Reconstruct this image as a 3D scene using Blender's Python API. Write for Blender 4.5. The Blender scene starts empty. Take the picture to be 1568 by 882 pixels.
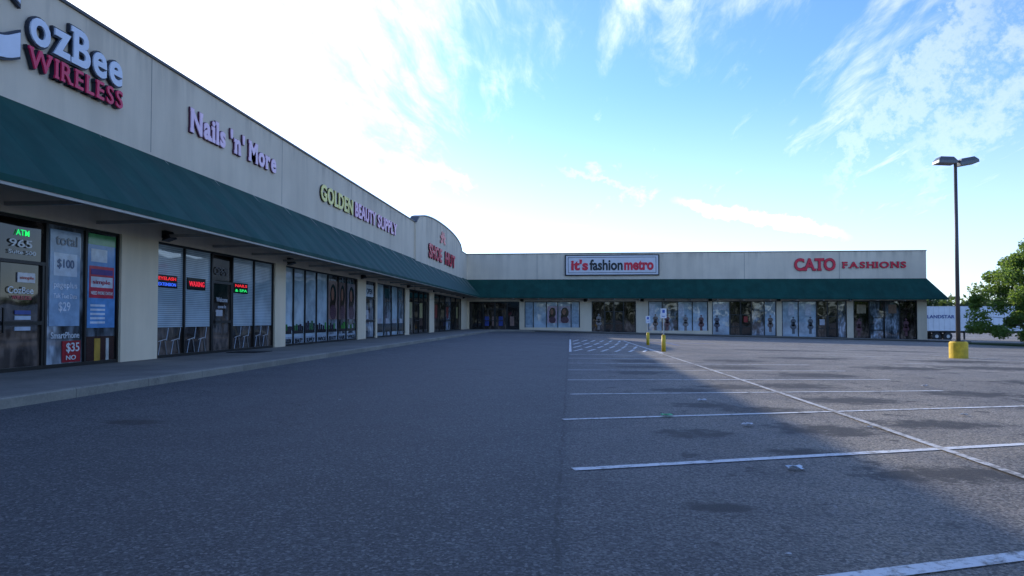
import bpy, bmesh, math, random
import numpy as np
from mathutils import Vector, Matrix
random.seed(7); np.random.seed(7)
sc = bpy.context.scene
sc.view_settings.view_transform='Standard'; sc.view_settings.look='None'; sc.view_settings.exposure=0
R=math.radians
# ------------------------------------------------------------------ camera
cd=bpy.data.cameras.new("camera"); cam=bpy.data.objects.new("camera",cd); sc.collection.objects.link(cam)
cam.location=(0,0,1.2); cam.rotation_euler=(R(91.5),0,R(4.87)); cd.lens=24; cd.sensor_width=36; cd.shift_y=0.0131
cd.clip_start=.05; cd.clip_end=6000; sc.camera=cam
# ------------------------------------------------------------------ node helpers
def lin(c):
    return tuple((v/12.92 if v<=.04045 else ((v+.055)/1.055)**2.4) for v in c[:3])+(1,)
def hexc(r,g,b): return lin((r/255,g/255,b/255))
class NT:
    def __init__(s,nt): s.nt=nt; s.n=nt.nodes; s.l=nt.links
    def add(s,t,**k):
        n=s.n.new(t)
        for a,b in k.items(): setattr(n,a,b)
        return n
    def inp(s,n,i,v):
        if v is None: return
        sock=n.inputs[i]
        if isinstance(v,bpy.types.NodeSocket): s.l.new(v,sock)
        else:
            sock.default_value=v
    def math(s,op,a,b=None,c=None,clamp=False):
        n=s.add('ShaderNodeMath',operation=op); n.use_clamp=clamp
        s.inp(n,0,a); s.inp(n,1,b)
        if c is not None: s.inp(n,2,c)
        return n.outputs[0]
    def vmath(s,op,a,b=None):
        n=s.add('ShaderNodeVectorMath',operation=op); s.inp(n,0,a); s.inp(n,1,b)
        return n.outputs['Value'] if op in('LENGTH','DOT_PRODUCT','DISTANCE') else n.outputs[0]
    def noise(s,vec,scale,detail=3,rough=.5,dist=0):
        n=s.add('ShaderNodeTexNoise'); s.inp(n,'Vector',vec); s.inp(n,'Scale',scale); s.inp(n,'Detail',detail); s.inp(n,'Roughness',rough); s.inp(n,'Distortion',dist)
        return n.outputs['Fac']
    def mix(s,f,a,b,blend='MIX'):
        n=s.add('ShaderNodeMix',data_type='RGBA',blend_type=blend); s.inp(n,0,f); s.inp(n,6,a); s.inp(n,7,b); return n.outputs[2]
    def ramp(s,v,a,b,lo=0.,hi=1.):
        n=s.add('ShaderNodeMapRange'); n.interpolation_type='SMOOTHSTEP'; s.inp(n,0,v); s.inp(n,1,a); s.inp(n,2,b); s.inp(n,3,lo); s.inp(n,4,hi); return n.outputs[0]
    def pos(s): return s.add('ShaderNodeNewGeometry').outputs['Position']
    def sep(s,v): 
        n=s.add('ShaderNodeSeparateXYZ'); s.inp(n,0,v); return n.outputs
    def comb(s,x,y,z):
        n=s.add('ShaderNodeCombineXYZ'); s.inp(n,0,x); s.inp(n,1,y); s.inp(n,2,z); return n.outputs[0]
    def bump(s,h,dist,strength=1.):
        n=s.add('ShaderNodeBump'); s.inp(n,'Height',h); s.inp(n,'Distance',dist); s.inp(n,'Strength',strength); return n.outputs[0]
def newmat(name):
    m=bpy.data.materials.new(name); m.use_nodes=True; t=NT(m.node_tree); b=m.node_tree.nodes['Principled BSDF']; return m,t,b
def simple(name,col,rough=.6,metal=0,var=.12,vs=3.,bump=0,emit=0,spec=None):
    m,t,b=newmat(name)
    p=t.pos(); f=t.noise(p,vs,5,.6)
    k=t.ramp(f,.3,.7,1-var,1+var*.6)
    c=t.vmath('SCALE',col[:3],None); n=c.node; t.inp(n,'Scale',k)
    t.inp(b,'Base Color',c); t.inp(b,'Roughness',rough); t.inp(b,'Metallic',metal)
    if spec is not None: t.inp(b,'Specular IOR Level',spec)
    if bump: t.inp(b,'Normal',t.bump(t.noise(p,vs*12,3),bump))
    if emit: t.inp(b,'Emission Color',col); t.inp(b,'Emission Strength',emit)
    return m
# ------------------------------------------------------------------ terrain height
def sstep(a,b,v):
    t=min(1,max(0,(v-a)/(b-a))); return t*t*(3-2*t)
def g(x,y):
    return -.0235*min(60,max(0,x+7))*sstep(6,50,y)
WX=-11.0; WY=72.45; KX=-7.55; KY=69.3
def floorz(x): return g(x,60)+.12
# ------------------------------------------------------------------ object helpers
def empty(name,loc=(0,0,0)):
    o=bpy.data.objects.new(name,None); o.empty_display_size=.2; o.location=loc; sc.collection.objects.link(o); return o
def mesh(name,verts,faces,mat,parent=None,smooth=False):
    me=bpy.data.meshes.new(name); me.from_pydata([tuple(v) for v in verts],[],faces); me.update()
    if mat: me.materials.append(mat)
    o=bpy.data.objects.new(name,me); sc.collection.objects.link(o)
    if smooth:
        for p in me.polygons: p.use_smooth=True
    if parent:
        o.parent=parent; o.matrix_parent_inverse=Matrix.Translation(-parent.location)
    return o
BF=[(0,3,2,1),(4,5,6,7),(0,1,5,4),(1,2,6,5),(2,3,7,6),(3,0,4,7)]
def boxv(x0,x1,y0,y1,z0,z1):
    return [(x0,y0,z0),(x1,y0,z0),(x1,y1,z0),(x0,y1,z0),(x0,y0,z1),(x1,y0,z1),(x1,y1,z1),(x0,y1,z1)]
class Multi:
    """collect boxes/quads, one mesh"""
    def __init__(s): s.v=[]; s.f=[]
    def box(s,x0,x1,y0,y1,z0,z1):
        b=len(s.v); s.v+=boxv(min(x0,x1),max(x0,x1),min(y0,y1),max(y0,y1),min(z0,z1),max(z0,z1)); s.f+=[tuple(b+i for i in f) for f in BF]
    def poly(s,pts):
        b=len(s.v); s.v+=list(pts); s.f.append(tuple(range(b,b+len(pts))))
    def tube(s,a,b_,r,r2=None,n=8,cap=True):
        a=Vector(a); b_=Vector(b_); r2=r if r2 is None else r2
        d=(b_-a).normalized(); u=d.orthogonal().normalized(); w=d.cross(u); k=len(s.v)
        for (p,rr) in((a,r),(b_,r2)):
            for i in range(n):
                t=2*math.pi*i/n; s.v.append(tuple(p+rr*(math.cos(t)*u+math.sin(t)*w)))
        for i in range(n): s.f.append((k+i,k+(i+1)%n,k+n+(i+1)%n,k+n+i))
        if cap: s.f.append(tuple(k+i for i in range(n))[::-1]); s.f.append(tuple(k+n+i for i in range(n)))
    def make(s,name,mat,parent=None,smooth=False): return mesh(name,s.v,s.f,mat,parent,smooth)
def Lf(u,v,w): return (WX+w,u,v)      # left facade frame
def Wf(u,v,w): return (u,WY-w,v)      # wing facade frame
def fbox(M,F,u0,u1,v0,v1,w0,w1):
    a=F(u0,v0,w0); b=F(u1,v1,w1); M.box(a[0],b[0],a[1],b[1],a[2],b[2])
# ------------------------------------------------------------------ materials
def wallmat(name,col):
    m,t,b=newmat(name); p=t.pos()
    x,y,z=t.sep(p)
    st=t.noise(t.comb(t.math('MULTIPLY',x,1.3),t.math('MULTIPLY',y,1.3),t.math('MULTIPLY',z,.15)),1.,6,.65)
    bl=t.noise(p,.35,4,.6)
    k=t.math('MULTIPLY',t.ramp(st,.35,.75,1.03,.90),t.ramp(bl,.3,.7,.94,1.05))
    c=t.vmath('SCALE',col[:3]); t.inp(c.node,'Scale',k)
    d=t.math('MULTIPLY',t.ramp(z,7.2,8.15),t.ramp(st,.45,.62))
    c=t.mix(t.math('MULTIPLY',d,.22),c,(.18,.17,.15,1))
    t.inp(b,'Base Color',c); t.inp(b,'Roughness',.85); t.inp(b,'Specular IOR Level',.25)
    t.inp(b,'Normal',t.bump(t.noise(p,70,3),.004))
    return m
M_wall=wallmat("stucco_wall",(.75,.63,.475))
M_pier=wallmat("painted_block",(.78,.64,.455))
M_trim=simple("dark_metal_coping",(.05,.05,.05),.5)
M_joint=simple("joint_line",(.30,.27,.24),.9)
M_roof=simple("roof_membrane",(.35,.34,.32),.9)
M_frame=simple("bronze_frame",(.016,.015,.014),.35,.3)
M_tube=simple("galvanised_tube",(.40,.37,.32),.45,.2)
M_white=simple("white_vinyl",(.75,.76,.78),.5)
def awnmat(axis):
    m,t,b=newmat("green_awning_"+axis); p=t.pos(); x,y,z=t.sep(p); u=y if axis=='y' else x
    seam=t.math('ABSOLUTE',t.math('SUBTRACT',t.math('FRACT',t.math('MULTIPLY',u,1/1.52)),.5))
    sl=t.ramp(seam,0.0,.012,.45,1)
    n1=t.noise(t.comb(t.math('MULTIPLY',x,1.),t.math('MULTIPLY',y,1.),t.math('MULTIPLY',z,.5)),.9,5,.6)
    c=t.mix(t.ramp(n1,.3,.72),(.003,.046,.034,1),(.006,.068,.051,1))
    c=t.mix(sl,(.003,.026,.02,1),c)
    n2=t.noise(t.comb(t.math('MULTIPLY',x,3.),t.math('MULTIPLY',y,3.),t.math('MULTIPLY',z,.6)),1.,4,.7)
    c=t.mix(t.math('MULTIPLY',t.ramp(n2,.55,.8),.35),c,(.018,.09,.072,1))
    t.inp(b,'Base Color',c); t.inp(b,'Roughness',.7); t.inp(b,'Specular IOR Level',.22)
    h=t.math('ADD',t.math('MULTIPLY',t.noise(p,.8,2),.6),t.math('MULTIPLY',seam,.6))
    t.inp(b,'Normal',t.bump(h,.09)); return m
M_awnL=awnmat('y'); M_awnW=awnmat('x')
def glassmat(name,base,kind='plain',ior=1.65):
    m,t,b=newmat(name); p=t.pos(); x,y,z=t.sep(p)
    if kind=='blinds':
        f=t.math('ABSOLUTE',t.math('SUBTRACT',t.math('FRACT',t.math('MULTIPLY',z,18.)),.5))
        s=t.ramp(f,.12,.35,.6,1.0)
        k=t.math('MULTIPLY',s,t.ramp(t.noise(p,1.2,3),.3,.7,.8,1.1))
        c=t.vmath('SCALE',base[:3]); t.inp(c.node,'Scale',k)
    elif kind=='interior':
        u=t.math('ADD',x,y)
        n1=t.noise(t.comb(t.math('MULTIPLY',u,1.3),0.,t.math('MULTIPLY',z,.5)),1.,2,.5)
        n2=t.noise(t.comb(t.math('MULTIPLY',u,5.),0.,t.math('MULTIPLY',z,2.2)),1.,2,.5)
        k=t.math('MULTIPLY',t.ramp(n1,.38,.62,.25,2.0),t.ramp(n2,.4,.65,.6,1.5))
        k=t.math('MULTIPLY',k,t.ramp(z,.0,2.4,1.4,.5))
        c=t.vmath('SCALE',base[:3]); t.inp(c.node,'Scale',k)
    else:
        k=t.ramp(t.noise(p,.9,4,.6),.3,.7,.65,1.2)
        c=t.vmath('SCALE',base[:3]); t.inp(c.node,'Scale',k)
    t.inp(b,'Base Color',c); t.inp(b,'Roughness',.03); t.inp(b,'IOR',ior); t.inp(b,'Specular IOR Level',.5)
    t.inp(b,'Normal',t.bump(t.noise(p,.8,1),.02,.5))
    return m
G_dark=glassmat("glass_dark",(.012,.012,.013))
G_int=glassmat("glass_interior",(.045,.033,.026),'interior')
G_blind=glassmat("glass_blinds",(.46,.55,.60),'blinds',1.9)
G_light=glassmat("glass_pale",(.42,.51,.56),'plain',1.9)
G_mid=glassmat("glass_mid",(.15,.17,.19),'interior',1.9)
def concmat(name,col,jx=True):
    m,t,b=newmat(name); p=t.pos(); x,y,z=t.sep(p)
    k=t.math('MULTIPLY',t.ramp(t.noise(p,.6,6,.65),.3,.7,.72,1.12),t.ramp(t.noise(p,30,3),.3,.7,.9,1.08))
    c=t.vmath('SCALE',col[:3]); t.inp(c.node,'Scale',k)
    u=x if not jx else y
    s=t.math('ABSOLUTE',t.math('SUBTRACT',t.math('FRACT',t.math('MULTIPLY',u,1/1.8)),.5))
    c=t.mix(t.ramp(s,0,.006,.75,0),c,(.03,.03,.028,1))
    st=t.ramp(t.noise(p,2.2,4,.7),.60,.74)
    c=t.mix(t.math('MULTIPLY',st,.5),c,(.06,.055,.05,1))
    t.inp(b,'Base Color',c); t.inp(b,'Roughness',.85); t.inp(b,'Normal',t.bump(t.noise(p,60,3),.003)); return m
M_walk=concmat("sidewalk_concrete",(.20,.185,.155))
M_kerb=concmat("kerb_concrete",(.25,.23,.185))
# asphalt
def asphalt_color(t,p):
    x,y,z=t.sep(p)
    fine=t.noise(p,48,3,.75); v=t.add('ShaderNodeTexVoronoi'); t.inp(v,'Vector',p); t.inp(v,'Scale',62.)
    vs=t.add('ShaderNodeSeparateColor'); t.inp(vs,0,v.outputs['Color'])
    sp=t.math('MULTIPLY',t.ramp(vs.outputs[0],.0,1.,.42,1.48),t.ramp(fine,.3,.72,.5,1.5))
    peb=t.ramp(vs.outputs[1],.87,.95,0,1)
    big=t.ramp(t.noise(p,.12,5,.6),.3,.7,.76,1.18); mid=t.ramp(t.noise(p,1.1,5,.6),.3,.7,.80,1.15)
    k=t.math('MULTIPLY',t.math('MULTIPLY',sp,big),mid)
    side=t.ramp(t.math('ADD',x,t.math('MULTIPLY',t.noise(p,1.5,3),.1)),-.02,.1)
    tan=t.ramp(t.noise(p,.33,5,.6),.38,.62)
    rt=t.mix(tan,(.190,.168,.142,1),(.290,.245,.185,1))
    rt=t.mix(t.ramp(x,4.,12.),rt,(.285,.252,.205,1))  # paler to the right: sunlit look of the open lot put into the colour
    rt=t.mix(t.ramp(x,0.,2.6),(.118,.113,.105,1),rt)  # darker up to the building's shadow edge: shade painted into the asphalt
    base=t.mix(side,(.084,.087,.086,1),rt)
    c=t.vmath('SCALE',base); t.inp(c.node,'Scale',k)
    c=t.mix(t.math('MULTIPLY',peb,.42),c,(.35,.34,.32,1))
    lane=t.ramp(t.math('ABSOLUTE',t.math('ADD',x,3.6)),.6,2.6,1,0)
    c=t.mix(t.math('MULTIPLY',lane,.15),c,(.06,.06,.062,1))
    return c,k,fine
def stains(t,p,c):
    x,y,z=t.sep(p); nz=t.noise(p,3.6,6,.75)
    L=[(2.93,5.58,.62,.24),(2.1,6.4,.3,.15),(2.81,7.66,.55,.3),(2.55,9.3,.5,.28),(4.13,8.2,.6,.3),(2.83,12.6,.6,.4),(4.07,12.9,.7,.45),(4.15,10.6,.65,.4),(6.5,11.7,.7,.4),(.95,4.48,.24,.1),(4.08,18.1,.8,.6),(5.4,15.6,.8,.6),(8.55,18.5,1.,.7),(1.28,7.35,.35,.22),(1.62,15.9,.6,.5),(1.9,11.9,.5,.3),(1.9,18.,.7,.5),(2.,20.8,.7,.7),(5.,21.5,.9,.7),(-5.1,7.6,.3,.16),(9.2,14.,.9,.6),(11.,19.,1.2,.8),(8.,24.,1.4,.8),(12.5,23.,1.3,1.),(16,36,2,1),(20,30,2,1.2),(10,33,2,1),(1.9,9.8,.4,.25)]
    f=None
    for (a,b_,rx,ry) in L:
        dx=t.math('MULTIPLY',t.math('SUBTRACT',x,a),1/(rx*1.15)); dy=t.math('MULTIPLY',t.math('SUBTRACT',y,b_),1/(ry*1.2))
        d=t.math('ADD',t.math('MULTIPLY',dx,dx),t.math('MULTIPLY',dy,dy))
        f=d if f is None else t.math('MINIMUM',f,d)
    f=t.ramp(t.math('ADD',f,t.math('MULTIPLY',t.math('SUBTRACT',nz,.5),6.)),.2,1.5,1,0)
    drops=t.ramp(t.noise(p,2.3,3,.6),.61,.67); side=t.ramp(x,.3,.8)
    f=t.math('MAXIMUM',f,t.math('MULTIPLY',t.math('MULTIPLY',drops,side),.85))
    return t.mix(t.math('MULTIPLY',f,.88),c,(.024,.019,.014,1))
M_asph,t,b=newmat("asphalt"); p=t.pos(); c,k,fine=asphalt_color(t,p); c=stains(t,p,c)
x,y,z=t.sep(p)
wob=t.math('MULTIPLY',t.math('SUBTRACT',t.noise(p,2.5,4,.7),.5),.14)
seam=t.ramp(t.math('ABSOLUTE',t.math('ADD',t.math('ADD',x,.08),wob)),.006,.022,1,0)
seam=t.math('MULTIPLY',seam,t.ramp(t.noise(p,3.,3),.4,.6,.3,1.))
c=t.mix(t.math('MULTIPLY',seam,.7),c,(.022,.02,.015,1))
v=t.add('ShaderNodeTexVoronoi',feature='DISTANCE_TO_EDGE'); dn=t.add('ShaderNodeTexNoise'); t.inp(dn,'Vector',p); t.inp(dn,'Scale',1.2); t.inp(dn,'Detail',5.)
sc_=t.vmath('SCALE',dn.outputs['Color']); t.inp(sc_.node,'Scale',.9)
t.inp(v,'Vector',t.vmath('ADD',p,sc_)); t.inp(v,'Scale',.22)
crk=t.math('MULTIPLY',t.ramp(v.outputs['Distance'],.0,.004,1,0),t.ramp(t.noise(p,.25,2),.42,.55))
c=t.mix(t.math('MULTIPLY',crk,.75),c,(.02,.02,.018,1))
far=t.ramp(t.vmath('LENGTH',p),150,165)
gc=t.mix(t.noise(p,.05,6,.7),(.05,.075,.02,1),(.12,.11,.055,1))
c=t.mix(far,c,gc)
t.inp(b,'Base Color',c); t.inp(b,'Roughness',.72); t.inp(b,'Specular IOR Level',.5)
t.inp(b,'Normal',t.bump(t.math('MULTIPLY',k,1.),.008,.9))
def paintmat(name,col,wear=.5):
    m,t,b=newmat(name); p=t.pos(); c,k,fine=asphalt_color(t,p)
    n=t.math('ADD',t.noise(p,9,6,.75),t.math('MULTIPLY',t.noise(p,.8,3),.35))
    f=t.ramp(n,wear+.1,wear+.28,1,.12)
    c=t.mix(f,c,col); t.inp(b,'Base Color',c); t.inp(b,'Roughness',.7); t.inp(b,'Normal',t.bump(k,.004,.6)); return m
M_paint=paintmat("worn_white_paint",(.70,.70,.68,1),.55)
M_paint2=paintmat("faded_white_paint",(.60,.58,.54,1),.50)
M_blue=paintmat("blue_paint",(.05,.14,.40,1),.6)
# ------------------------------------------------------------------ ground sheet
def axis(a,b,step): return list(np.arange(a,b,step))
xs=[-3000,-1500,-700,-300,-150,-80,-50,-30,-20]+axis(-14,62,1.0)+[64,75,100,150,220,350,700,1500,3000]
ys=[-3000,-1500,-700,-300,-150,-80,-40,-20]+axis(-10,62,1.0)+[64,75,100,150,220,350,700,1500,3000]
vs=[(x,y,g(x,y)) for y in ys for x in xs]; nx=len(xs)
fs=[(j*nx+i,j*nx+i+1,(j+1)*nx+i+1,(j+1)*nx+i) for j in range(len(ys)-1) for i in range(nx-1)]
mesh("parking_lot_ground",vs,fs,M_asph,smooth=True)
marks=Multi(); marks2=Multi(); marksb=Multi()
def stripe(M,a,b_,w=.1,dz=.006):
    a=Vector(a); b_=Vector(b_); L=(b_-a).length; n=max(1,int(L/1.0)); d=(b_-a)/L; nrm=Vector((-d.y,d.x))*w/2
    for i in range(n):
        p0=a+d*L*i/n; p1=a+d*L*(i+1)/n
        q=[p0-nrm,p1-nrm,p1+nrm,p0+nrm]
        M.poly([(v.x,v.y,g(v.x,v.y)+dz) for v in q])
stripe(marks,(0,2.83),(3.36,4.1),.11)
stripe(marks,(.02,5.5),(6.6,7.75),.10)
stripe(marks,(-.09,8.22),(6.7,10.2),.09)
stripe(marks,(0,11.04),(6.3,12.2),.09)
stripe(marks,(-.05,13.7),(6.5,14.55),.09)
stripe(marks,(-.05,16.55),(6.6,17.1),.09)
for i,yy in enumerate([19.3,22.0,24.7]): stripe(marks,(-.05,yy),(6.6 if i<1 else 3.3,yy+.35-.1*i),.12)
stripe(marks2,(3.42,1.5),(3.42,30),.08,.010)
# access-aisle hatching: rows of long angled strokes
for r,y0_ in enumerate((27.6,31.6,36.4,42.0)):
    for k_ in range(6): stripe(marks,(.15+k_*.55,y0_),(.55+k_*.55,y0_+2.5+r*.4),.12,.007)
for xx in (0,3.55): stripe(marks,(xx,26.6),(xx,46),.10,.009)
stripe(marksb,(3.8,44),(9,44.3),.3); stripe(marksb,(6,38.5),(6,44),.12,.009)
for r,(xa,xb) in enumerate([(9.5,20),(30,41)]):
    for yy in np.arange(21,58,2.8): stripe(marks2,(xa+(yy-21)*.02,yy),(xb,yy+.3),.16)
    stripe(marks2,((xa+xb)/2,20),((xa+xb)/2,58),.1,.010)
stripe(marks2,(8,60),(36,60),.25)
mk=marks.make("parking_stall_markings",M_paint); marks2.make("faded_parking_markings",M_paint2); marksb.make("blue_accessible_markings",M_blue)
# ------------------------------------------------------------------ sidewalk + kerb
def strip_grid(name,rows,mat,parent=None):
    n=len(rows[0]); v=[p for r in rows for p in r]; f=[(i*n+j,i*n+j+1,(i+1)*n+j+1,(i+1)*n+j) for i in range(len(rows)-1) for j in range(n-1)]
    return mesh(name,v,f,mat,parent)
sw=empty("sidewalk")
path=[(KX,y) for y in np.arange(-40,KY-4,1.5)]
cx,cy=KX+4,KY-4
for i in range(9):
    a=math.pi-(math.pi/2)*i/8; path.append((cx+4*math.cos(a),cy+4*math.sin(a)))
path+= [(x,KY) for x in np.arange(cx+1.5,39.0,1.5)]
def top(x,y): return g(x,y)+.15
rows_top=[];kerb=[]
nstr=len([0 for p_ in path if p_[1]<KY-4+.01 and p_[0]<=KX+.01])
for i,(x,y) in enumerate(path):
    a=Vector(path[max(0,i-1)]); b_=Vector(path[min(len(path)-1,i+1)]); d=(b_-a).normalized(); nrm=Vector((-d.y,d.x))
    zt=top(x,y); o=Vector((x,y))
    q=o+nrm*.16
    kerb.append([(x,y,zt-.35),(x,y,zt-.02),(x+nrm.x*.02,y+nrm.y*.02,zt),(q.x,q.y,zt)])
    if i<nstr: wall_pt=(WX-.3,y)
    elif y>=KY-1e-6: wall_pt=(x,WY+.3)
    else:
        tt=(math.atan2(y-cy,x-cx)); fr=(math.pi-tt)/(math.pi/2)
        wall_pt=(WX-.3,cy+(WY+.3-cy)*min(1,fr*2)) if fr<.5 else (WX-.3+(cx-WX+.3)*(fr-.5)*2,WY+.3)
    rows_top.append([(q.x,q.y,zt-.004),((q.x+wall_pt[0])/2,(q.y+wall_pt[1])/2,top((q.x+wall_pt[0])/2,y)),(wall_pt[0],wall_pt[1],top(wall_pt[0],y))])
strip_grid("kerb_face",kerb,M_kerb,sw); strip_grid("walk_surface",rows_top,M_walk,sw)
# ------------------------------------------------------------------ building
bld=empty("strip_mall_building",(WX,30,0))
W=Multi(); P=Multi(); T=Multi(); F_=Multi()
TOPZ=8.1; SH=3.3; SHW=3.1
W.box(WX-.4,WX,-45,47.5,SH,TOPZ)
arc=[]
y0,y1=47.5,68.2; zc=9.3
for i in range(25):
    tt=i/24; yy=y0+(y1-y0)*tt; s=2*tt-1
    arc.append((yy,TOPZ-.05+(zc-TOPZ+.05)*math.sqrt(max(0,1-abs(s)**2.3))))
k=len(W.v)
fr=[(WX+.12,y0,SH)]+[(WX+.12,a,z_) for a,z_ in arc]+[(WX+.12,y1,SH)]
bk=[(WX-.4,a,b_) for _,a,b_ in fr]
W.v+=fr+bk; n=len(fr); W.f.append(tuple(k+i for i in range(n))); W.f.append(tuple(k+n+i for i in range(n))[::-1])
for i in range(n): W.f.append((k+i,k+(i+1)%n,k+n+(i+1)%n,k+n+i))
W.box(WX-.4,WX,y1,WY,SH,TOPZ)
W.box(WX,36.0,WY,WY+.4,SHW,TOPZ+.05)
W.box(35.6,36.0,WY+.4,WY+24,-1.6,TOPZ+.05)
W.box(-40,-39.6,-45,WY+24,0,TOPZ-.3); W.box(-39.6,-11,-45,-44.6,0,TOPZ)
W.box(-39.6,35.6,WY+24,WY+24.4,-1.6,TOPZ-.3)
W.make("upper_wall",M_wall,bld)
Rf=Multi(); Rf.box(-39.6,WX-.4,-44.6,WY+24,7.2,7.4); Rf.box(WX-.4,35.6,WY+.4,WY+24,7.2,7.4); Rf.make("roof",M_roof,bld)
T.box(WX-.45,WX+.05,-45,47.5,TOPZ,TOPZ+.07); T.box(WX-.45,WX+.05,y1,WY-.05,TOPZ,TOPZ+.07); T.box(WX-.45,36.05,WY-.05,WY+.45,TOPZ+.05,TOPZ+.13)
T.box(35.58,36.05,WY+.45,WY+24.4,TOPZ+.05,TOPZ+.12)
for i in range(len(arc)-1):
    (a,z0),(c_,z1)=arc[i],arc[i+1]
    T.poly([(WX+.17,a,z0+.07),(WX+.17,c_,z1+.07),(WX-.45,c_,z1+.07),(WX-.45,a,z0+.07)])
    T.poly([(WX+.17,a,z0-.03),(WX+.17,c_,z1-.03),(WX+.17,c_,z1+.07),(WX+.17,a,z0+.07)])
T.make("parapet_coping",M_trim,bld)
J=Multi()
for yy in (10.2,17.0,25.2,33.5,41.0): J.box(WX,WX+.004,yy-.012,yy+.012,5.6,TOPZ)
for xx in (-3.5,18.0,27.5): J.box(xx-.02,xx+.02,WY-.004,WY,5.3,TOPZ)
J.make("control_joints",M_joint,bld)
panes={}
def pane(mat,F,u0,u1,v0,v1,w=-.12):
    M=panes.setdefault(mat.name,(Multi(),mat))[0]
    M.poly([F(u0,v0,w),F(u1,v0,w),F(u1,v1,w),F(u0,v1,w)])
def bay(F,us,kinds,doors,v0,v1,fw=.06,lower=None):
    for i,u in enumerate(us):
        a=u-fw/2 if 0<i<len(us)-1 else (u if i==0 else u-fw)
        fbox(F_,F,a,a+fw,v0,v1,-.16,-.06)
    for i in range(len(us)-1):
        a,b_=us[i]+fw/2,us[i+1]-fw/2
        fbox(F_,F,a,b_,v1-fw,v1,-.155,-.062); fbox(F_,F,a,b_,v0,v0+.10,-.155,-.062)
        if i in doors:
            ht=v0+2.2; fbox(F_,F,a,b_,ht,ht+.07,-.155,-.062)
            fbox(F_,F,a,a+.07,v0+.10,ht,-.14,-.07); fbox(F_,F,b_-.07,b_,v0+.10,ht,-.14,-.07); fbox(F_,F,a+.07,b_-.07,v0+.95,v0+1.03,-.14,-.05)
            fbox(F_,F,a+.1,a+.13,v0+.8,v0+1.3,-.05,-.02)
        if lower:
            pane(kinds[i],F,a,b_,v0+lower,v1); pane(G_int,F,a,b_,v0,v0+lower)
        else: pane(kinds[i],F,a,b_,v0,v1)
D_,I_,B_,L_,Mi=G_dark,G_int,G_blind,G_light,G_mid
zL=.13
bay(Lf,[1.0,2.6,4.2,5.8],[D_,D_,D_],[],zL,SH)
bay(Lf,[8.0,9.5,10.9,12.3,13.57,14.76,15.9],[D_,D_,D_,I_,Mi,Mi],[3],zL,SH)
bay(Lf,[17.4,18.8,20.3,21.6,23.15,24.7],[B_,B_,I_,B_,B_],[2],zL,SH,lower=.85)
bay(Lf,[25.65,26.6,27.8,29.1,30.5,31.9,33.1,34.7],[L_,L_,L_,L_,Mi,Mi,Mi],[],zL,SH)
bay(Lf,[36.1,38.0],[Mi],[0],zL,SH)
bay(Lf,[38.3,40.0,41.7,43.3,45.0],[L_,Mi,L_,Mi],[],zL,SH)
bay(Lf,[46.1,47.8,49.5,51.2,52.9],[I_,D_,I_,D_],[1],zL,SH)
bay(Lf,[54.7,57.5,60.2,63,65.7,68.7],[I_,D_,Mi,D_,I_],[2],zL,SH)
lp=[-45,1.0,5.8,8.0,15.9,17.4,24.7,25.65,34.7,36.1,38.0,38.3,45.0,46.1,52.9,54.7,68.7,WY]
for i in range(0,len(lp)-1,2): P.box(WX-.4,WX,lp[i],lp[i+1],-.3,SH)
wb=[([-10.77,-9.3,-8.0,-6.7,-5.38],[D_,I_,I_,D_],[1,2]),
    ([-4.83,-3.9,-2.5,-1.3,.1,1.03],[L_,L_,L_,L_,L_],[]),
    ([2.26,3.6,4.6,5.6,6.88],[I_,I_,D_,I_],[1,2]),
    ([8.15,9.6,11.2,12.7,14.3],[L_,Mi,L_,L_],[]),
    ([14.69,16.5,17.6,18.7,20.0,21.2],[L_,I_,D_,Mi,L_],[1,2]),
    ([21.73,23.4,25.2,26.3,27.3,28.19],[L_,L_,I_,D_,Mi],[2,3]),
    ([28.83,30.4,31.9,33.4,35.06],[I_,Mi,Mi,I_],[1])]
for us,kk,dd in wb:
    v0=floorz(us[-1])-.02
    bay(Wf,us,kk,dd,v0,SHW,fw=.09)
    if not dd: 
        fbox(P,Wf,us[0],us[-1],v0-.2,v0+.42,-.2,-.02)
wp_=[-11.0]+[u for us,_,_ in wb for u in (us[0],us[-1])]+[36.0]
for i in range(0,len(wp_)-1,2): fbox(P,Wf,wp_[i],wp_[i+1],-1.7,SHW,-.4,0)
P.make("storefront_piers",M_pier,bld); F_.make("window_frames",M_frame,bld)
for nme,(Mx,mt) in panes.items(): Mx.make("window_"+nme,mt,bld)
pr=1.8
A=Multi(); 
yi=WY-pr
A.poly([(WX+.01,-45,5.62),(WX+pr,-45,3.62),(WX+pr,yi,3.55),(WX+.01,WY-.01,5.45)])
A.poly([(WX+pr,-45,3.62),(WX+pr,-45,3.50),(WX+pr,yi,3.43),(WX+pr,yi,3.55)])
ob=A.make("left_awning",M_awnL,bld)
A=Multi()
xe=36.0
A.poly([(WX+.01,WY-.01,5.45),(WX+pr,yi,3.55),(xe+1.2,yi,3.25),(xe,WY-.01,5.35)])
A.poly([(WX+pr,yi,3.55),(WX+pr,yi,3.43),(xe+1.2,yi,3.13),(xe+1.2,yi,3.25)])
A.poly([(xe,WY-.01,5.35),(xe+1.2,yi,3.25),(xe+1.2,WY+1.2,3.25),(xe,WY+1.2,5.35)])
A.make("wing_awning",M_awnW,bld)
for o in bld.children:
    if 'awning' in o.name:
        md=o.modifiers.new("thick",'SOLIDIFY'); md.thickness=.02
Tb=Multi()
yy=2.0
while yy<70:
    Tb.box(WX,WX+pr-.03,yy-.03,yy+.03,3.42,3.50); Tb.tube((WX+.02,yy,5.5),(WX+pr-.05,yy,3.55),.02,n=6); yy+=2.6
Tb.box(WX+pr-.08,WX+pr-.02,-45,yi,3.41,3.47)
xx=-8.5
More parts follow.
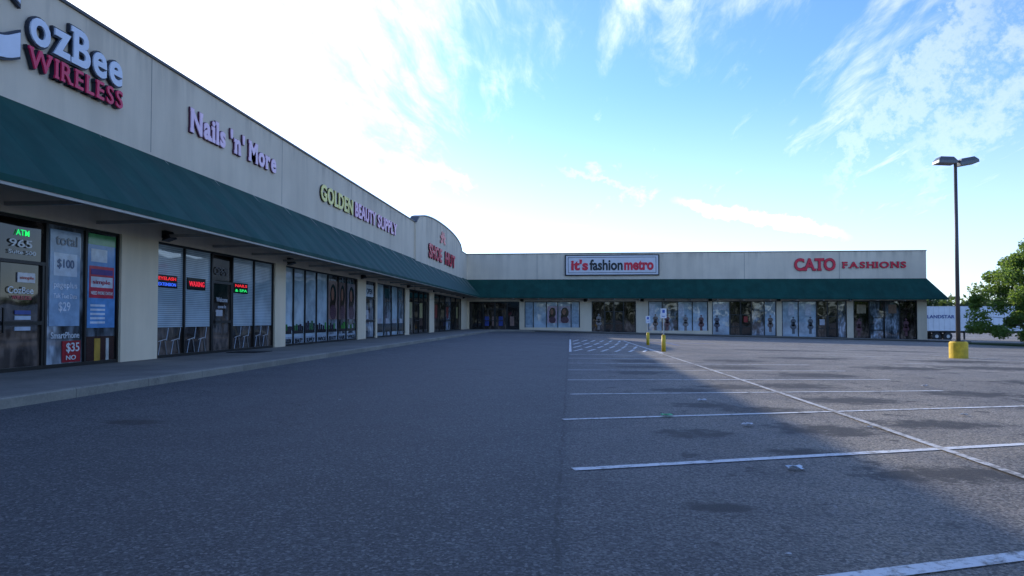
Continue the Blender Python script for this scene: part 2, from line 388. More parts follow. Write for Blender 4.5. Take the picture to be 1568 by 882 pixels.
while xx<36:
    zz=3.36-(xx+9)*.0067
    Tb.box(xx-.03,xx+.03,yi+.03,WY,zz-.06,zz+.02); xx+=2.6
Tb.make("awning_brackets",M_tube,bld)
Lt=Multi()
def pack(F,u,v):
    fbox(Lt,F,u-.17,u+.17,v-.02,v+.18,0,.12); 
    a=[F(u-.17,v-.1,.0),F(u+.17,v-.1,.0),F(u+.17,v-.02,.24),F(u-.17,v-.02,.24),F(u-.17,v+.18,.12),F(u+.17,v+.18,.12)]
    Lt.poly(a[:4]); Lt.poly([a[3],a[2],a[5],a[4]]); Lt.poly([a[0],a[3],a[4]]); Lt.poly([a[1],a[5],a[2]])
for u in (7.0,17.7,25.9,35.3,45.5,53.8,69.5): pack(Lf,u,3.42)
for u in (-5.1,1.6,7.5,14.5,21.4,28.5): pack(Wf,u,3.15)
Lt.make("wall_pack_lights",simple("wallpack",(.03,.028,.025),.4),bld)
# ------------------------------------------------------------------ text
def raw_text(body,offset=0,extrude=.02,bevel=0,spacing=1.0):
    cu=bpy.data.curves.new("t",'FONT'); cu.body=body; cu.size=1; cu.offset=offset; cu.extrude=extrude; cu.space_character=spacing; cu.resolution_u=4
    o=bpy.data.objects.new("t",cu); sc.collection.objects.link(o); bpy.context.view_layer.update()
    me=bpy.data.meshes.new_from_object(o.evaluated_get(bpy.context.evaluated_depsgraph_get()))
    v=np.array([tuple(q.co) for q in me.vertices]).reshape(-1,3); f=[tuple(p.vertices) for p in me.polygons]
    bpy.data.objects.remove(o); bpy.data.curves.remove(cu); bpy.data.meshes.remove(me)
    return v,f
def place(name,v,f,F,u0,v0,su,sv,off,ext,w0,mat,parent):
    zz=v[:,2]; zr=(zz-zz.min())/(zz.max()-zz.min()+1e-9)
    P_=[F(u0+(a[0]-off[0])*su, v0+(a[1]-off[1])*sv, w0+zr[i]*ext) for i,a in enumerate(v)]
    return mesh(name,P_,f,mat,parent)
def text(name,body,F,u0,u1,v0,v1,mat,parent,w0=.02,ext=.1,offset=.0,outline=None,ol=.03,spacing=1.0):
    v,f=raw_text(body,offset,.02,spacing=spacing); mn=v.min(0); mx=v.max(0)
    su=(u1-u0)/(mx[0]-mn[0]); sv=(v1-v0)/(mx[1]-mn[1])
    if outline:
        v2,f2=raw_text(body,offset+ol,.02,spacing=spacing)
        place(name+"_edge",v2,f2,F,u0,v0,su,sv,mn,ext*.75,w0,outline,parent)
    return place(name,v,f,F,u0,v0,su,sv,mn,ext,w0+ (.01 if outline else 0),mat,parent)
SER={'W':('t',.1,.9),'I':('bt',.5),'R':('b',.15,.88,'t',.15),'E':('bt',.15),'L':('bt',.2),'A':('b',.08,.92),'T':('b',.5),'F':('bt',.18),'H':('bt',.12,.88),'N':('t',.12,.9,'b',.12),'M':('bt',.1,.9),'B':('bt',.12),
 'a':('b',.9),'i':('b',.5,'x',.3),'l':('b',.5,'t',.3),'n':('b',.15,.85,'x',.1),'r':('b',.25,'x',.15)}
_gc={}
def glyph(ch,off):
    if (ch,off) not in _gc: _gc[(ch,off)]=raw_text(ch,off,.02)
    return _gc[(ch,off)]
def serif(name,body,F,u0,u1,v0,v1,mat,parent,w0=.02,ext=.1,bold=.02,outline=None,ol=.03,gap=.09,sw_=.13):
    hv,_=glyph('H',0); cap=hv[:,1].max(); xv,_=glyph('x',0); xh=xv[:,1].max()
    def build(off,grow):
        V=[];Fc=[];pen=0
        for ch in body:
            if ch==' ': pen+=.22; continue
            if ch=="'": pen+=.06
            v0_,_=glyph(ch,bold); mn0=v0_[:,0].min(); w_=v0_[:,0].max()-mn0
            v,f=glyph(ch,off); k=len(V)
            V+= [(a[0]-mn0+pen,a[1],a[2]) for a in v]; Fc+=[tuple(k+i for i in q) for q in f]
            cur='b'
            for e in SER.get(ch,()):
                if isinstance(e,str): cur=e; continue
                for c_ in cur:
                    yb={'b':0,'t':cap,'x':xh}[c_]; th=.085+grow
                    ya,yb2=(yb-grow-bold,yb+th) if c_=='b' else (yb-th,yb+grow+bold)
                    xa,xb=pen+e*w_-sw_-grow,pen+e*w_+sw_+grow; k=len(V)
                    V+=[(xa,ya,-.02),(xb,ya,-.02),(xb,yb2,-.02),(xa,yb2,-.02),(xa,ya,.0205),(xb,ya,.0205),(xb,yb2,.0205),(xa,yb2,.0205)]
                    Fc+=[tuple(k+i for i in q) for q in BF]
            pen+=w_+gap+(.06 if ch=="'" else 0)
        return np.array(V),Fc,pen-gap
    V,Fc,wd=build(bold,0); su=(u1-u0)/wd; sv=(v1-v0)/cap
    if outline:
        V2,F2,_=build(bold+ol,ol); place(name+"_edge",V2,F2,F,u0,v0,su,sv,(0,0),ext*.75,w0,outline,parent)
    return place(name,V,Fc,F,u0,v0,su,sv,(0,0),ext,w0+.01,mat,parent)
C=lambda n,r,gg,b_,rough=.45,e=0: simple(n,hexc(r,gg,b_),rough,0,.06,2,0,e)
m_white=C("sign_white",222,225,234); m_navy=C("sign_navy",22,32,48); m_pinkred=C("sign_crimson",222,42,88); m_black=C("sign_black",22,20,24)
m_pink=C("sign_pink",252,212,228); m_plum=C("sign_plum",80,25,55); m_yel=C("sign_yellow",248,230,125); m_lil=C("sign_lilac",248,190,214); m_red=C("sign_red",218,22,52); m_board=C("sign_board",215,212,212)
s1=empty("wireless_store_sign",(WX,14,6.8))
serif("letters_big_c","C",Lf,10.95,12.55,6.35,8.0,m_white,s1,bold=.04,outline=m_navy,ol=.02)
serif("letters_top","ozBee",Lf,12.8,15.65,6.86,7.62,m_white,s1,bold=.025,outline=m_navy,ol=.035,gap=.09)
serif("letters_bottom","WIRELESS",Lf,12.75,15.65,6.32,6.72,m_pinkred,s1,bold=.015,outline=m_navy,ol=.025,gap=.16,ext=.12,sw_=.10)
s2=empty("nail_salon_sign",(WX,21,6.8))
serif("letters","Nails 'n' More",Lf,18.75,24.5,6.66,7.3,m_pink,s2,bold=.035,outline=m_plum,ol=.02,gap=.10,sw_=.10,ext=.06)
s3=empty("beauty_supply_sign",(WX,36,6.8))
text("letters_golden","GOLDEN",Lf,29.1,33.5,6.45,7.2,m_yel,s3,offset=.03,outline=m_black,ol=.012,ext=.07,spacing=1.08)
text("letters_beauty","BEAUTY",Lf,33.9,37.6,6.45,7.2,m_lil,s3,offset=.03,outline=m_plum,ol=.012,ext=.07,spacing=1.08)
text("letters_supply","SUPPLY",Lf,38.0,42.3,6.45,7.2,m_lil,s3,offset=.03,outline=m_plum,ol=.012,ext=.07,spacing=1.08)
s4=empty("shoe_store_sign",(WX,58,6.8))
text("letters_shoe","SHOE",Lf,51.6,56.8,5.95,7.1,m_red,s4,w0=.16,ext=.08,offset=.03,outline=m_plum,ol=.01,spacing=1.12)
text("letters_hut","HUT",Lf,58.4,63.4,5.95,7.1,m_red,s4,w0=.16,ext=.08,offset=.03,outline=m_plum,ol=.01,spacing=1.12)
E=Multi()
for i in range(6):
    a=math.pi*i/5*1.2-.3; c0=(57.6+.0,7.95)
    pts=[]
    for j in range(10):
        q=2*math.pi*j/10; r_=(.42*math.cos(q)+.62); ss=.2*math.sin(q)
        pts.append(Lf(c0[0]+1.3*(r_*math.cos(a)-ss*math.sin(a)),c0[1]+.75*(r_*math.sin(a)+ss*math.cos(a)),.17+.01*i))
    E.poly(pts)
E.make("emblem",m_red,s4)
s5=empty("fashion_store_sign",(4,WY,7))
Bd=Multi(); fbox(Bd,Wf,-.55,9.3,5.8,8.0,.02,.2); Bd.make("board_frame",m_black,s5)
Bd=Multi(); fbox(Bd,Wf,-.42,9.17,5.91,7.89,.02,.215); Bd.make("board_face",m_board,s5)
Bd=Multi()
for a in ((-.22,8.97,6.07,6.12),(-.22,8.97,7.69,7.74),(-.22,-.17,6.12,7.69),(8.92,8.97,6.12,7.69)): fbox(Bd,Wf,*a,.1,.22)
Bd.make("board_inner_line",m_black,s5)
text("letters_its","it's",Wf,.1,1.9,6.35,7.5,m_red,s5,w0=.2,ext=.05,offset=.04)
text("letters_fashion","fashion",Wf,2.05,5.5,6.35,7.5,m_black,s5,w0=.2,ext=.05,offset=.03)
text("letters_metro","metro",Wf,5.65,8.7,6.35,7.38,m_red,s5,w0=.2,ext=.05,offset=.04)
s6=empty("clothing_store_sign",(28,WY,7))
serif("letters_name","CATO",Wf,23.0,27.1,6.25,7.4,m_red,s6,bold=.035,outline=m_plum,ol=.012,gap=-.03,ext=.1)
serif("letters_fashions","FASHIONS",Wf,27.8,34.0,6.45,7.05,m_red,s6,bold=.025,outline=m_plum,ol=.012,gap=.16,ext=.1,sw_=.11)
# ------------------------------------------------------------------ window graphics (children of the building)
pc={}
def pm(r,gg,b_):
    k=(r,gg,b_)
    if k not in pc: pc[k]=simple("print_%d_%d_%d"%k,tuple(c_*.85 for c_ in hexc(r,gg,b_)[:3])+(1,),.12,0,.2,4)
    return pc[k]
def board(F,u0,u1,v0,v1,col,w=-.095,name="poster"):
    M=Multi(); fbox(M,F,u0,u1,v0,v1,w-.02,w); return M.make(name,pm(*col),bld)
def wt(body,F,u0,u1,v0,v1,col,w=-.092,emit=0,off=.01):
    m=pm(*col)
    if emit:
        kk=('e',)+col
        if kk not in pc: pc[kk]=simple("neon_%d_%d_%d"%col,hexc(*col),.5,0,.02,3,0,emit)
        m=pc[kk]
    return text("lettering",body,F,u0,u1,v0,v1,m,bld,w0=w,ext=.006,offset=off)
wt("ATM",Lf,12.78,13.12,2.90,3.02,(40,235,120),emit=.9); wt("965",Lf,12.62,13.2,2.66,2.82,(225,230,235)); wt("Suite 500",Lf,12.6,13.3,2.52,2.6,(225,230,235))
board(Lf,12.85,13.3,1.95,2.15,(215,215,220)); wt("simple",Lf,12.9,13.26,2.0,2.08,(200,60,60),w=-.088)
wt("CozBee",Lf,12.6,13.25,1.72,1.86,(220,225,230)); wt("WIRELESS",Lf,12.7,13.2,1.6,1.68,(200,60,90))
for i in range(4): board(Lf,12.8,13.2,1.3-i*.11,1.38-i*.11,(190,200,215) if i%2 else (60,80,150))
board(Lf,13.7,14.6,1.05,3.15,(150,178,205)); wt("total",Lf,13.85,14.5,2.82,3.05,(70,85,105),w=-.088); board(Lf,13.8,14.5,2.15,2.65,(210,222,235),w=-.09); wt("$100",Lf,13.9,14.4,2.3,2.52,(80,110,150),w=-.084)
wt("pageplus",Lf,13.8,14.5,1.85,2.02,(235,240,250),w=-.088); wt("Talk Text Data",Lf,13.8,14.5,1.66,1.76,(235,240,250),w=-.088); wt("$29",Lf,13.95,14.3,1.35,1.58,(235,240,250),w=-.088)
wt("SmartPhone",Lf,13.75,14.6,.78,.92,(225,228,230)); board(Lf,14.1,14.65,.25,.72,(170,40,50)); wt("$35",Lf,14.2,14.6,.45,.68,(240,240,240),w=-.088); wt("NO",Lf,14.2,14.5,.3,.4,(240,240,240),w=-.088)
board(Lf,14.85,15.8,1.0,3.2,(105,160,215)); board(Lf,14.85,15.8,2.95,3.2,(90,170,110),w=-.09); board(Lf,14.95,15.5,2.55,2.85,(215,225,235),w=-.09)
board(Lf,14.9,15.75,1.7,2.45,(205,60,80),w=-.09); board(Lf,14.95,15.7,1.95,2.2,(225,228,235),w=-.085); wt("simple",Lf,15.0,15.6,2.0,2.13,(190,40,70),w=-.08); wt("NEED MORE DATA?",Lf,14.95,15.7,1.78,1.86,(240,240,240),w=-.084); board(Lf,14.95,15.7,2.25,2.38,(90,60,140),w=-.084)
for i in range(5): board(Lf,14.95,15.45,1.5-i*.1,1.55-i*.1,(225,230,240),w=-.09)
board(Lf,14.85,15.8,.15,.8,(60,35,30)); board(Lf,15.1,15.3,.2,.75,(190,150,60),w=-.09); board(Lf,15.5,15.6,.2,.75,(200,200,190),w=-.09)
for u,a,b_,c1 in ((17.5,"EYELASH","EXTENSION",(60,110,255)),(19.0,"WAXING",None,(255,40,60)),(21.75,"NAILS","& SPA",(40,240,110))):
    board(Lf,u-.03,u+.95,2.07,2.42,(12,12,16),w=-.09)
    if b_: wt(a,Lf,u+.05,u+.87,2.28,2.37,(255,45,50),emit=.8,w=-.085); wt(b_,Lf,u+.05,u+.87,2.12,2.21,c1,emit=.8,w=-.085)
    else: wt(a,Lf,u+.05,u+.87,2.17,2.32,c1,emit=.8,w=-.085)
wt("OPEN",Lf,20.5,21.3,2.6,2.85,(60,60,70)); wt("Welcome",Lf,20.6,21.3,1.75,1.9,(220,220,225)); wt("come in",Lf,20.7,21.2,1.55,1.65,(220,220,225)); board(Lf,20.6,21.0,1.3,1.5,(200,200,205))
Ch=Multi()
for u in (17.6,18.2,19.0,19.6,21.8,22.4,23.3,23.9):
    for a,b_ in (((u,.22),(u+.12,.62)),((u+.4,.22),(u+.3,.62)),((u,.6),(u+.4,.66)),((u+.38,.62),(u+.46,.96))):
        Ch.tube(Lf(a[0],a[1],-.10),Lf(b_[0],b_[1],-.10),.012,n=5)
Ch.make("waiting_chairs",simple("chrome_legs",(.35,.35,.36),.3,.4),bld)
for i,(a,b_) in enumerate([(25.75,26.5),(26.7,27.7),(27.9,29.0),(29.2,30.4),(30.6,31.8),(32.0,33.0),(33.2,34.6)]):
    board(Lf,a,b_,.18,.5,(165,175,185)); wt(("GOLDEN","BEAUTY","SUPPLY","WIGS","BEAUTY","HAIR","WIGS")[i],Lf,a+.1,b_-.1,.24,.42,(20,25,30),w=-.088,off=.03)
    for j in range(5):
        u=a+(b_-a)*(j+.15)/5; h=random.uniform(.1,.35); board(Lf,u,u+.12,.75,.8+h,random.choice([(40,110,50),(20,20,25),(60,150,60),(200,200,205),(40,30,60)]),w=-.09)
    board(Lf,a+.05,b_-.05,.62,.76,(25,25,30))
def portrait(F,u0,u1,v0,v1,bg):
    board(F,u0,u1,v0,v1,bg); cu_,cv=(u0+u1)/2,(v0+v1)/2+.1*(v1-v0); ud,vd=(u1-u0),(v1-v0)
    for (ru,rv,du,dv,col,w) in ((.34,.30,.03,.02,(34,22,20),-.092),(.30,.26,-.04,-.26,(34,22,20),-.0915),(.36,.20,.02,-.42,(90,60,75),-.0905),(.16,.17,-.03,.06,(150,100,80),-.089)):
        pts=[F(cu_+(du+ru*math.cos(q))*ud,max(v0,cv+(dv+rv*math.sin(q))*vd),w) for q in np.linspace(0,2*math.pi,18,endpoint=False)]
        M=Multi(); M.poly(pts); M.make("poster_print",pm(*col),bld)
portrait(Lf,30.6,31.8,1.2,3.0,(150,120,110)); portrait(Lf,32.05,33.0,1.2,3.0,(120,90,85)); portrait(Lf,33.3,34.5,1.2,3.0,(140,125,130))
board(Lf,36.3,37.8,2.45,3.1,(215,220,225)); wt("OPEN",Lf,36.5,37.6,2.6,2.9,(60,70,90),w=-.088); board(Lf,36.4,36.9,1.2,1.7,(200,200,205))
for a in (38.6,40.3,41.9,43.6): board(Lf,a,a+1.2,.45,.95,(30,30,34)); board(Lf,a+.2,a+.9,.95,1.25,(190,190,195))
for a in (46.4,49.8,55.5,60.8,66.0): board(Lf,a,a+.9,1.3,2.4,random.choice([(200,200,205),(150,60,60),(180,170,120)]))
for x_ in (-9.1,-8.3,-7.6,-6.4): board(Wf,x_,x_+.45,.5,1.5,random.choice([(160,150,150),(60,80,150),(150,120,110)]),w=-.09)
# clothing displays in the wing windows
def mannequin(u,v,h,col):
    M=Multi()
    for (du,dv,ru,rv) in ((0,.93,.055,.06),(0,.72,.14,.14),(0,.55,.11,.12),(0,.40,.16,.15)):
        M.poly([Wf(u+du*h+ru*h*1.1*math.cos(q),v+(dv+rv*math.sin(q))*h,-.096) for q in np.linspace(0,2*math.pi,12,endpoint=False)])
    M.poly([Wf(u-.08*h,v,-.096),Wf(u+.08*h,v,-.096),Wf(u+.07*h,v+.3*h,-.096),Wf(u-.07*h,v+.3*h,-.096)])
    M.make("display_mannequin",pm(*col),bld)
portrait(Wf,-2.4,-1.4,.8,2.6,(190,160,172)); portrait(Wf,-1.2,0.0,.8,2.6,(180,165,172))
board(Wf,-4.7,-4.0,.6,2.9,(150,172,185),w=-.1); board(Wf,.2,.9,.7,2.9,(150,172,185),w=-.1)
cl_=[(125,88,92),(155,155,162),(95,100,114),(130,115,110),(112,88,88),(105,112,118),(150,142,138)]
for x_ in (3.0,): mannequin(x_,.1,1.7,random.choice(cl_))
for x_ in (8.9,10.1,12.0,13.6): mannequin(x_,.25-.02*x_,1.7,random.choice(cl_))
for x_ in (8.3,11.3): board(Wf,x_,x_+.55,1.5,2.8,(205,208,214),w=-.1)
for x_ in (15.2,20.6): mannequin(x_,-.1,1.75,random.choice(cl_))
board(Wf,14.9,16.3,2.2,2.8,(190,195,205),w=-.1); board(Wf,17.9,18.3,.9,1.5,(160,40,50),w=-.04)
for x_ in (22.9,24.6): mannequin(x_,-.3,1.8,random.choice(cl_))
for x_ in (22.4,24.1): board(Wf,x_,x_+.6,1.6,2.8,(205,208,214),w=-.1)
board(Wf,25.5,26.0,.6,1.2,(200,200,205),w=-.04)
for x_ in (29.4,34.0): mannequin(x_,-.5,1.8,random.choice(cl_))
board(Wf,29.2,30.1,1.8,2.7,(170,150,120),w=-.1); board(Wf,32.3,33.1,1.8,2.7,(150,120,100),w=-.1)
M=Multi(); M.box(WX+.3,WX+1.3,20.5,21.6,.155,.17); M.make("door_mat",simple("rubber",(.012,.012,.012),.8),bld)
# ------------------------------------------------------------------ light pole
px_,py_=14.04,26.1; gz=g(px_,py_)
lp_=empty("parking_lot_light_pole",(px_,py_,gz))
M=Multi(); M.tube((px_,py_,gz-.1),(px_,py_,gz+.56),.30,.30,n=24); M.tube((px_,py_,gz+.56),(px_,py_,gz+.61),.30,.26,n=24)
M.make("yellow_concrete_base",simple("yellow_paint",(.72,.47,.02),.6,0,.3,4),lp_)
M=Multi(); M.tube((px_,py_,gz+.6),(px_,py_,7.0),.075,.055,n=12); M.box(px_-.14,px_+.14,py_-.14,py_+.14,gz+.61,gz+.64); M.make("pole_shaft",simple("bronze_pole",(.09,.08,.075),.5,.2),lp_,True)
M=Multi(); M2=Multi()
M.box(px_-.3,px_+.3,py_-.03,py_+.03,6.92,7.0)
def head(M,cx,cy,tilt,sx):
    w,d,h=.32,.24,.24
    base=[(-w,-d,0),(w,-d,0),(w,d,0),(-w,d,0),(-w,-d,.1),(w,-d,.1),(w,d,.1),(-w,d,.1),(-w*.7,-d*.7,h),(w*.7,-d*.7,h),(w*.7,d*.7,h),(-w*.7,d*.7,h)]
    Rm=Matrix.Rotation(tilt,3,'Y'); k=len(M.v)
    for v in base:
        q=Rm@Vector(v); M.v.append((cx+q.x,cy+q.y,6.86+q.z))
    for f in [(0,3,2,1),(0,1,5,4),(1,2,6,5),(2,3,7,6),(3,0,4,7),(4,5,9,8),(5,6,10,9),(6,7,11,10),(7,4,8,11),(8,9,10,11)]: M.f.append(tuple(k+i for i in f))
head(M2,px_-.42,py_-.1,R(3),1); head(M2,px_+.45,py_+.1,R(-10),1)
M.make("cross_arm",simple("bronze_arm",(.05,.045,.04),.5,.2),lp_); M2.make("shoebox_heads",simple("lamp_housing",(.14,.14,.14),.4,.3),lp_)
# ------------------------------------------------------------------ accessible parking signs on yellow bollards
def accessible_sign(x,y,h):
    z=g(x,y); e=empty("accessible_parking_sign",(x,y,z)); 
    M=Multi(); M.tube((x,y,z-.1),(x,y,z+.66),.085,n=16); M.tube((x,y,z+.66),(x,y,z+.70),.085,.04,n=16); M.make("bollard",bpy.data.materials["yellow_paint"],e,True)
    M=Multi(); M.box(x-.025,x+.025,y-.02,y+.02,z+.66,z+h); M.make("post",simple("post_steel",(.42,.42,.42),.4,.5),e)
    M=Multi(); M.box(x-.12,x+.12,y-.028,y-.022,z+h-.4,z+h); M.make("plate",bpy.data.materials["white_vinyl"],e)
    M=Multi(); M.box(x-.05,x+.05,y-.033,y-.030,z+h-.18,z+h-.06); M.box(x-.07,x+.07,y-.033,y-.030,z+h-.33,z+h-.31); M.make("blue_symbol",simple("sign_blue",(.03,.10,.42),.4),e)
accessible_sign(3.85,28.7,1.78); accessible_sign(4.25,38.,1.6)
# ------------------------------------------------------------------ semi trailer
def trailer(name,cx,cy,L,letter):
    z=g(cx,cy); e=empty(name,(cx,cy,z)); x0,x1=cx-L/2,cx+L/2
    wm=simple("trailer_white",(.80,.81,.82),.4,0,.06,1); dk=simple("trailer_dark",(.03,.03,.03),.7)
    M=Multi(); M.box(x0,x1,cy,cy+2.6,z+1.15,z+4.1); M.make("box_body",wm,e)
    M=Multi()
    n=int(L/.6)
    for i in range(n+1): M.box(x0+i*L/n-.02,x0+i*L/n+.02,cy-.02,cy,z+1.25,z+4.0)
    M.box(x0,x1,cy-.03,cy,z+1.15,z+1.25); M.box(x0,x1,cy-.03,cy,z+4.0,z+4.1); M.make("side_ribs",simple("trailer_rib",(.66,.67,.69),.4,.1),e)
    M=Multi()
    for wx in (x1-2.0,x1-3.3,x0+1.6,x0+2.9):
        for wy in (cy+.1,cy+2.1): M.tube((wx,wy,z+.5),(wx,wy+.4,z+.5),.5,n=18)
    M.box(x0+.2,x1-.2,cy+.8,cy+1.8,z+.9,z+1.15); M.box(x0+4.8,x0+4.95,cy+.3,cy+.45,z+.1,z+1.15)
    M.box(x1-.3,x1-.1,cy+.2,cy+2.4,z+.5,z+.6); M.make("wheels_and_chassis",dk,e)
    M=Multi()
    for wx in (x1-2.0,x1-3.3,x0+1.6,x0+2.9): M.tube((wx,cy+.09,z+.5),(wx,cy+.05,z+.5),.2,n=12)
    M.make("wheel_hubs",simple("hub",(.5,.5,.5),.4,.4),e)
    text("lettering",letter,lambda u,v,w:(u,cy-w,v),x0+.5,x0+3.6,z+2.65,z+3.05,simple("trailer_blue",(.04,.09,.3),.5),e,w0=.03,ext=.01,offset=.02)
trailer("semi_trailer",50,85.5,16,"LANDSTAR")
trailer("semi_trailer",70,92,15,"FREIGHT")
# ------------------------------------------------------------------ foliage
def leafmat(name,a,b_,tc=(.26,.38,.06,1)):
    m,t,b=newmat(name); p=t.pos()
    c=t.mix(t.ramp(t.noise(p,.9,4,.6),.35,.65),a,b_); c=t.mix(t.ramp(t.noise(p,6,2),.4,.7,0,.4),c,tuple(min(1,k*1.6) for k in b_[:3])+(1,))
    t.inp(b,'Base Color',c); t.inp(b,'Roughness',.55)
    tr=t.add('ShaderNodeBsdfTranslucent'); t.inp(tr,'Color',t.mix(.6,c,tc))
    mx=t.add('ShaderNodeMixShader'); t.inp(mx,0,.5); t.l.new(b.outputs[0],mx.inputs[1]); t.l.new(tr.outputs[0],mx.inputs[2])
    out=[n for n in t.n if n.type=='OUTPUT_MATERIAL'][0]; t.l.new(mx.outputs[0],out.inputs[0]); return m
M_leaf=leafmat("leaves",(.055,.10,.020,1),(.11,.19,.04,1),(.34,.48,.07,1)); M_far=leafmat("far_leaves",(.03,.05,.02,1),(.06,.085,.035,1))
M_bark=simple("bark",(.09,.07,.05),.9,0,.4,5,.01)
def leafcloud(name,centers,rad,n,size,mat,parent=None,flat=.8):
    ci=np.random.randint(0,len(centers),n); c=np.array(centers)[ci]; r=np.array(rad)
    d=np.random.normal(size=(n,3)); d/=np.linalg.norm(d,axis=1)[:,None]; rr=np.random.rand(n,1)**.45
    rad_=r[ci%len(r)][:,None]
    pos=c+d*rr*rad_*np.array([1,1,flat])
    u=np.random.normal(size=(n,3)); u/=np.linalg.norm(u,axis=1)[:,None]; w=np.cross(u,np.random.normal(size=(n,3))); w/=np.linalg.norm(w,axis=1)[:,None]
    s=size*np.random.uniform(.6,1.4,(n,1)); v=np.empty((n,4,3)); v[:,0]=pos-u*s; v[:,1]=pos-w*s*.45; v[:,2]=pos+u*s; v[:,3]=pos+w*s*.45
    me=bpy.data.meshes.new(name); me.vertices.add(n*4); me.vertices.foreach_set('co',v.reshape(-1)); me.loops.add(n*4); me.loops.foreach_set('vertex_index',np.arange(n*4,dtype=np.int32))
    me.polygons.add(n); me.polygons.foreach_set('loop_start',np.arange(0,n*4,4,dtype=np.int32)); me.update(calc_edges=True); me.materials.append(mat)
    o=bpy.data.objects.new(name,me); sc.collection.objects.link(o)
    if parent: o.parent=parent; o.matrix_parent_inverse=Matrix.Translation(-parent.location)
    return o
def tree(name,x,y,h,rad,n,ls):
    random.seed(11); np.random.seed(11)
    z=g(x,y); e=empty(name,(x,y,z)); M=Multi(); p=Vector((x,y,z-.1)); r=.17; pts=[p]
    for i in range(4):
        q=p+Vector((random.uniform(-.2,.2),random.uniform(-.2,.2),h*.17)); M.tube(p,q,r,r*.82,n=9,cap=False); p=q; r*=.82; pts.append(q)
    cs=[]; NC=150
    for i in range(NC):
        a=random.uniform(0,2*math.pi); zz=.08+.89*(i+.5)/NC; prof=min(1,(1-zz)*1.75+.10)*min(1,.78+zz*1.2)
        rr=rad*prof*(random.uniform(.1,1.0)**.5)*random.uniform(.86,1.1)
        c_=Vector((x+rr*math.cos(a),y+rr*math.sin(a),z+h*zz)); cs.append(tuple(c_))
        s=min(pts[1:],key=lambda q:abs(q.z-(c_.z-.8)))
        mid=s.lerp(c_,.5)+Vector((0,0,.25)); M.tube(s,mid,.05,.03,n=6,cap=False); M.tube(mid,c_,.03,.012,n=5,cap=False)
    M.make("trunk_and_limbs",M_bark,e,True)
    leafcloud("crown",cs,np.array([.6,.9,.75,1.05,.5,1.15,.8]),n,ls,M_leaf,e,.7)
tree("shade_tree",39.9,60.0,9.7,5.6,60000,.14)
def belt(name,x0,x1,y,h,n,step,size,jit=6,z=None):
    cs=[]
    xx=x0
    while xx<x1:
        hh=h*random.uniform(.8,1.08); yy=y+random.uniform(-jit,jit)
        for k in range(5): cs.append((xx+random.uniform(-3,3),yy+random.uniform(-3,3),(g(60,90) if z is None else z)+hh*(k+.4)/5))
        xx+=step
    leafcloud(name,cs,np.array([2.,3.,3.8]),n,size,M_far)
belt("distant_and_unseen_rear_treeline",105,330,265,10.5,30000,2.5,.9)
belt("distant_and_unseen_rear_treeline",-120,160,-95,11,9000,6,1.3,z=0)  # unseen trees behind the camera, added to darken reflections in the wing glass
vg=[];N=18
for j in range(3):
    for i in range(N):
        a=2*math.pi*i/N; rr=(7.5,7.3,0)[j]; xx_,yy_=46+rr*1.6*math.cos(a),63+rr*.7*math.sin(a); vg.append((xx_,yy_,g(xx_,yy_)+(-.1,.13,.16)[j]))
mesh("grass_verge",vg,[(j*N+i,j*N+(i+1)%N,(j+1)*N+(i+1)%N,(j+1)*N+i) for j in range(2) for i in range(N)],simple("grass",(.05,.08,.02),.9,0,.5,6,.05))
# ------------------------------------------------------------------ litter
random.seed(5)
def scrap(x,y,s,col):
    bm=bmesh.new(); n=5; z=g(x,y)+.012; V=[[bm.verts.new((x+(i/n-.5)*s*1.5+random.uniform(-.01,.01),y+(j/n-.5)*s+random.uniform(-.01,.01),z+random.uniform(0,.3*s))) for i in range(n)] for j in range(n)]
    for j in range(n-1):
        for i in range(n-1): bm.faces.new((V[j][i],V[j][i+1],V[j+1][i+1],V[j+1][i]))
    me=bpy.data.meshes.new("paper_litter"); bm.to_mesh(me); me.materials.append(simple("paper",col,.7)); o=bpy.data.objects.new("paper_litter",me); sc.collection.objects.link(o)
scrap(1.8,5.65,.11,(.65,.7,.75,1)); scrap(2.0,7.9,.10,(.6,.6,.62,1)); scrap(1.2,8.6,.11,(.15,.55,.25,1)); scrap(1.95,10.3,.1,(.6,.6,.62,1)); scrap(6.4,13,.1,(.5,.5,.5,1)); scrap(1.1,3.6,.02,(.5,.5,.5,1)); scrap(-3.4,9.9,.03,(.5,.5,.5,1)); scrap(4.9,9.0,.07,(.5,.5,.5,1)); scrap(3.3,7.9,.04,(.6,.6,.6,1))
# ------------------------------------------------------------------ sun + sky
sv=Vector((-13.4,18,8.1)).normalized()
sd=bpy.data.lights.new("sun",'SUN'); sd.energy=5; sd.angle=R(.5); sd.color=(1,.92,.79)
so=bpy.data.objects.new("sun",sd); so.rotation_euler=sv.to_track_quat('Z','Y').to_euler(); sc.collection.objects.link(so); so.location=(0,0,60)
w=bpy.data.worlds.new("World"); sc.world=w; w.use_nodes=True; t=NT(w.node_tree); bg=w.node_tree.nodes['Background']
sky=t.add('ShaderNodeTexSky',sky_type='NISHITA'); sky.sun_disc=False; sky.sun_elevation=math.asin(sv.z); sky.sun_rotation=math.atan2(sv.x,sv.y); sky.air_density=1.0; sky.dust_density=.3; sky.ozone_density=2.0
skc=t.vmath('MULTIPLY',sky.outputs[0],(1.08,1.47,2.28))
d=t.add('ShaderNodeTexCoord').outputs['Generated']; x,y,z=t.sep(d)
den=t.math('ADD',t.math('MAXIMUM',z,0.),.10)
uv=t.comb(t.math('DIVIDE',x,den),t.math('DIVIDE',y,den),0.)
mp=t.add('ShaderNodeMapping'); t.inp(mp,'Vector',uv); mp.inputs['Rotation'].default_value=(0,0,R(-40)); mp.inputs['Scale'].default_value=(1.25,.34,1)
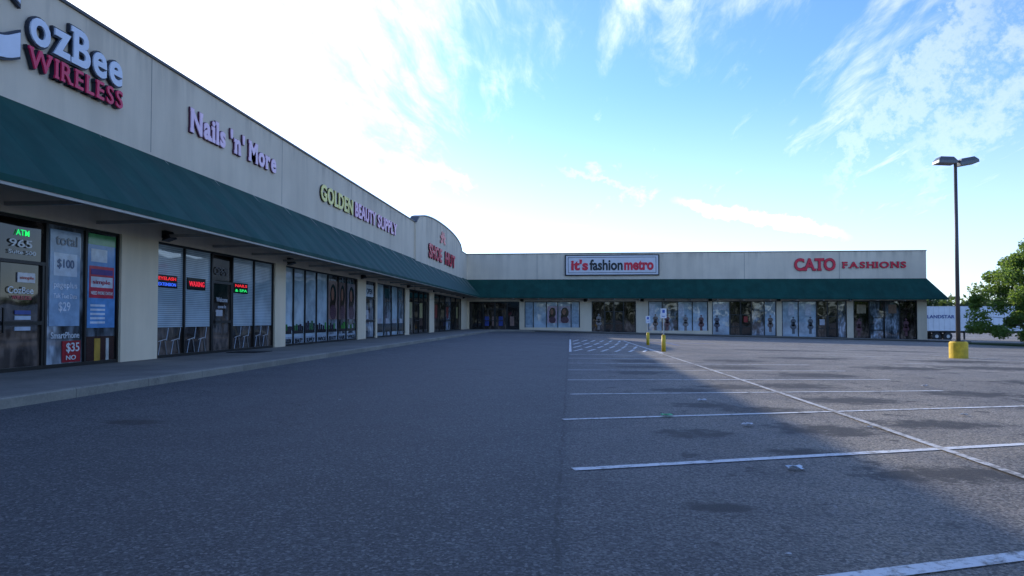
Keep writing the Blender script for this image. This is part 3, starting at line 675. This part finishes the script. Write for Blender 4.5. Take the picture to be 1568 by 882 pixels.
n1=t.noise(mp.outputs[0],2.2,9,.64,.5); n2=t.noise(uv,.8,3,.5); n3=t.noise(mp.outputs[0],9.,6,.65,.6)
dens=t.math('ADD',t.math('ADD',n1,t.math('MULTIPLY',t.math('SUBTRACT',n2,.5),.55)),t.math('MULTIPLY',t.math('SUBTRACT',n3,.5),.5))
cl=t.ramp(dens,.46,.90)
cl=t.math('MULTIPLY',cl,t.ramp(z,.04,.18))
sund=t.vmath('DOT_PRODUCT',d,tuple(sv))
glow=t.ramp(t.math('ADD',sund,t.math('MULTIPLY',t.math('SUBTRACT',dens,.5),.46)),.83,1.09,0,1)
haze=t.ramp(z,.0,.34,.36,0)
az=t.math('ARCTAN2',x,y); el=t.math('ARCSINE',z)
def streak(az0,el0,slope,la,wd,amp,nz=.012):
    da=t.math('SUBTRACT',az,az0); line=t.math('SUBTRACT',t.math('SUBTRACT',el,el0),t.math('MULTIPLY',da,slope))
    if nz: line=t.math('ADD',line,t.math('MULTIPLY',t.math('SUBTRACT',nzf,.5),nz*2))
    a=t.ramp(t.math('ABSOLUTE',line),0.,wd,1,0); b_=t.ramp(t.math('ABSOLUTE',da),la*.35,la,1,0)
    return t.math('MULTIPLY',t.math('MULTIPLY',a,b_),amp)
nzf=t.noise(d,20,7,.68)
s1_=streak(.265,.138,-.25,.15,.016,1.,.024); s2_=streak(-.06,.140,-.05,.14,.0022,.45,.0)
s3_=streak(.58,.30,.8,.24,.08,.30,.2); s4_=streak(.44,.27,1.0,.16,.06,.28,.18); s5_=streak(.05,.20,-.3,.10,.010,.30,.04)
extra=t.math('MAXIMUM',t.math('MAXIMUM',t.math('MAXIMUM',s1_,s2_),t.math('MAXIMUM',s3_,s4_)),s5_)
tot=t.math('MAXIMUM',t.math('MAXIMUM',t.math('MULTIPLY',cl,.68),extra),t.math('MAXIMUM',t.math('MULTIPLY',glow,.94),haze))
cc=t.vmath('SCALE',(8.5,8.6,8.6)); t.inp(cc.node,'Scale',t.ramp(sund,-.2,1.,.82,1.6))
col=t.mix(tot,skc,cc)
t.inp(bg,'Color',col); t.inp(bg,'Strength',.14)
print("objs",len(bpy.data.objects))
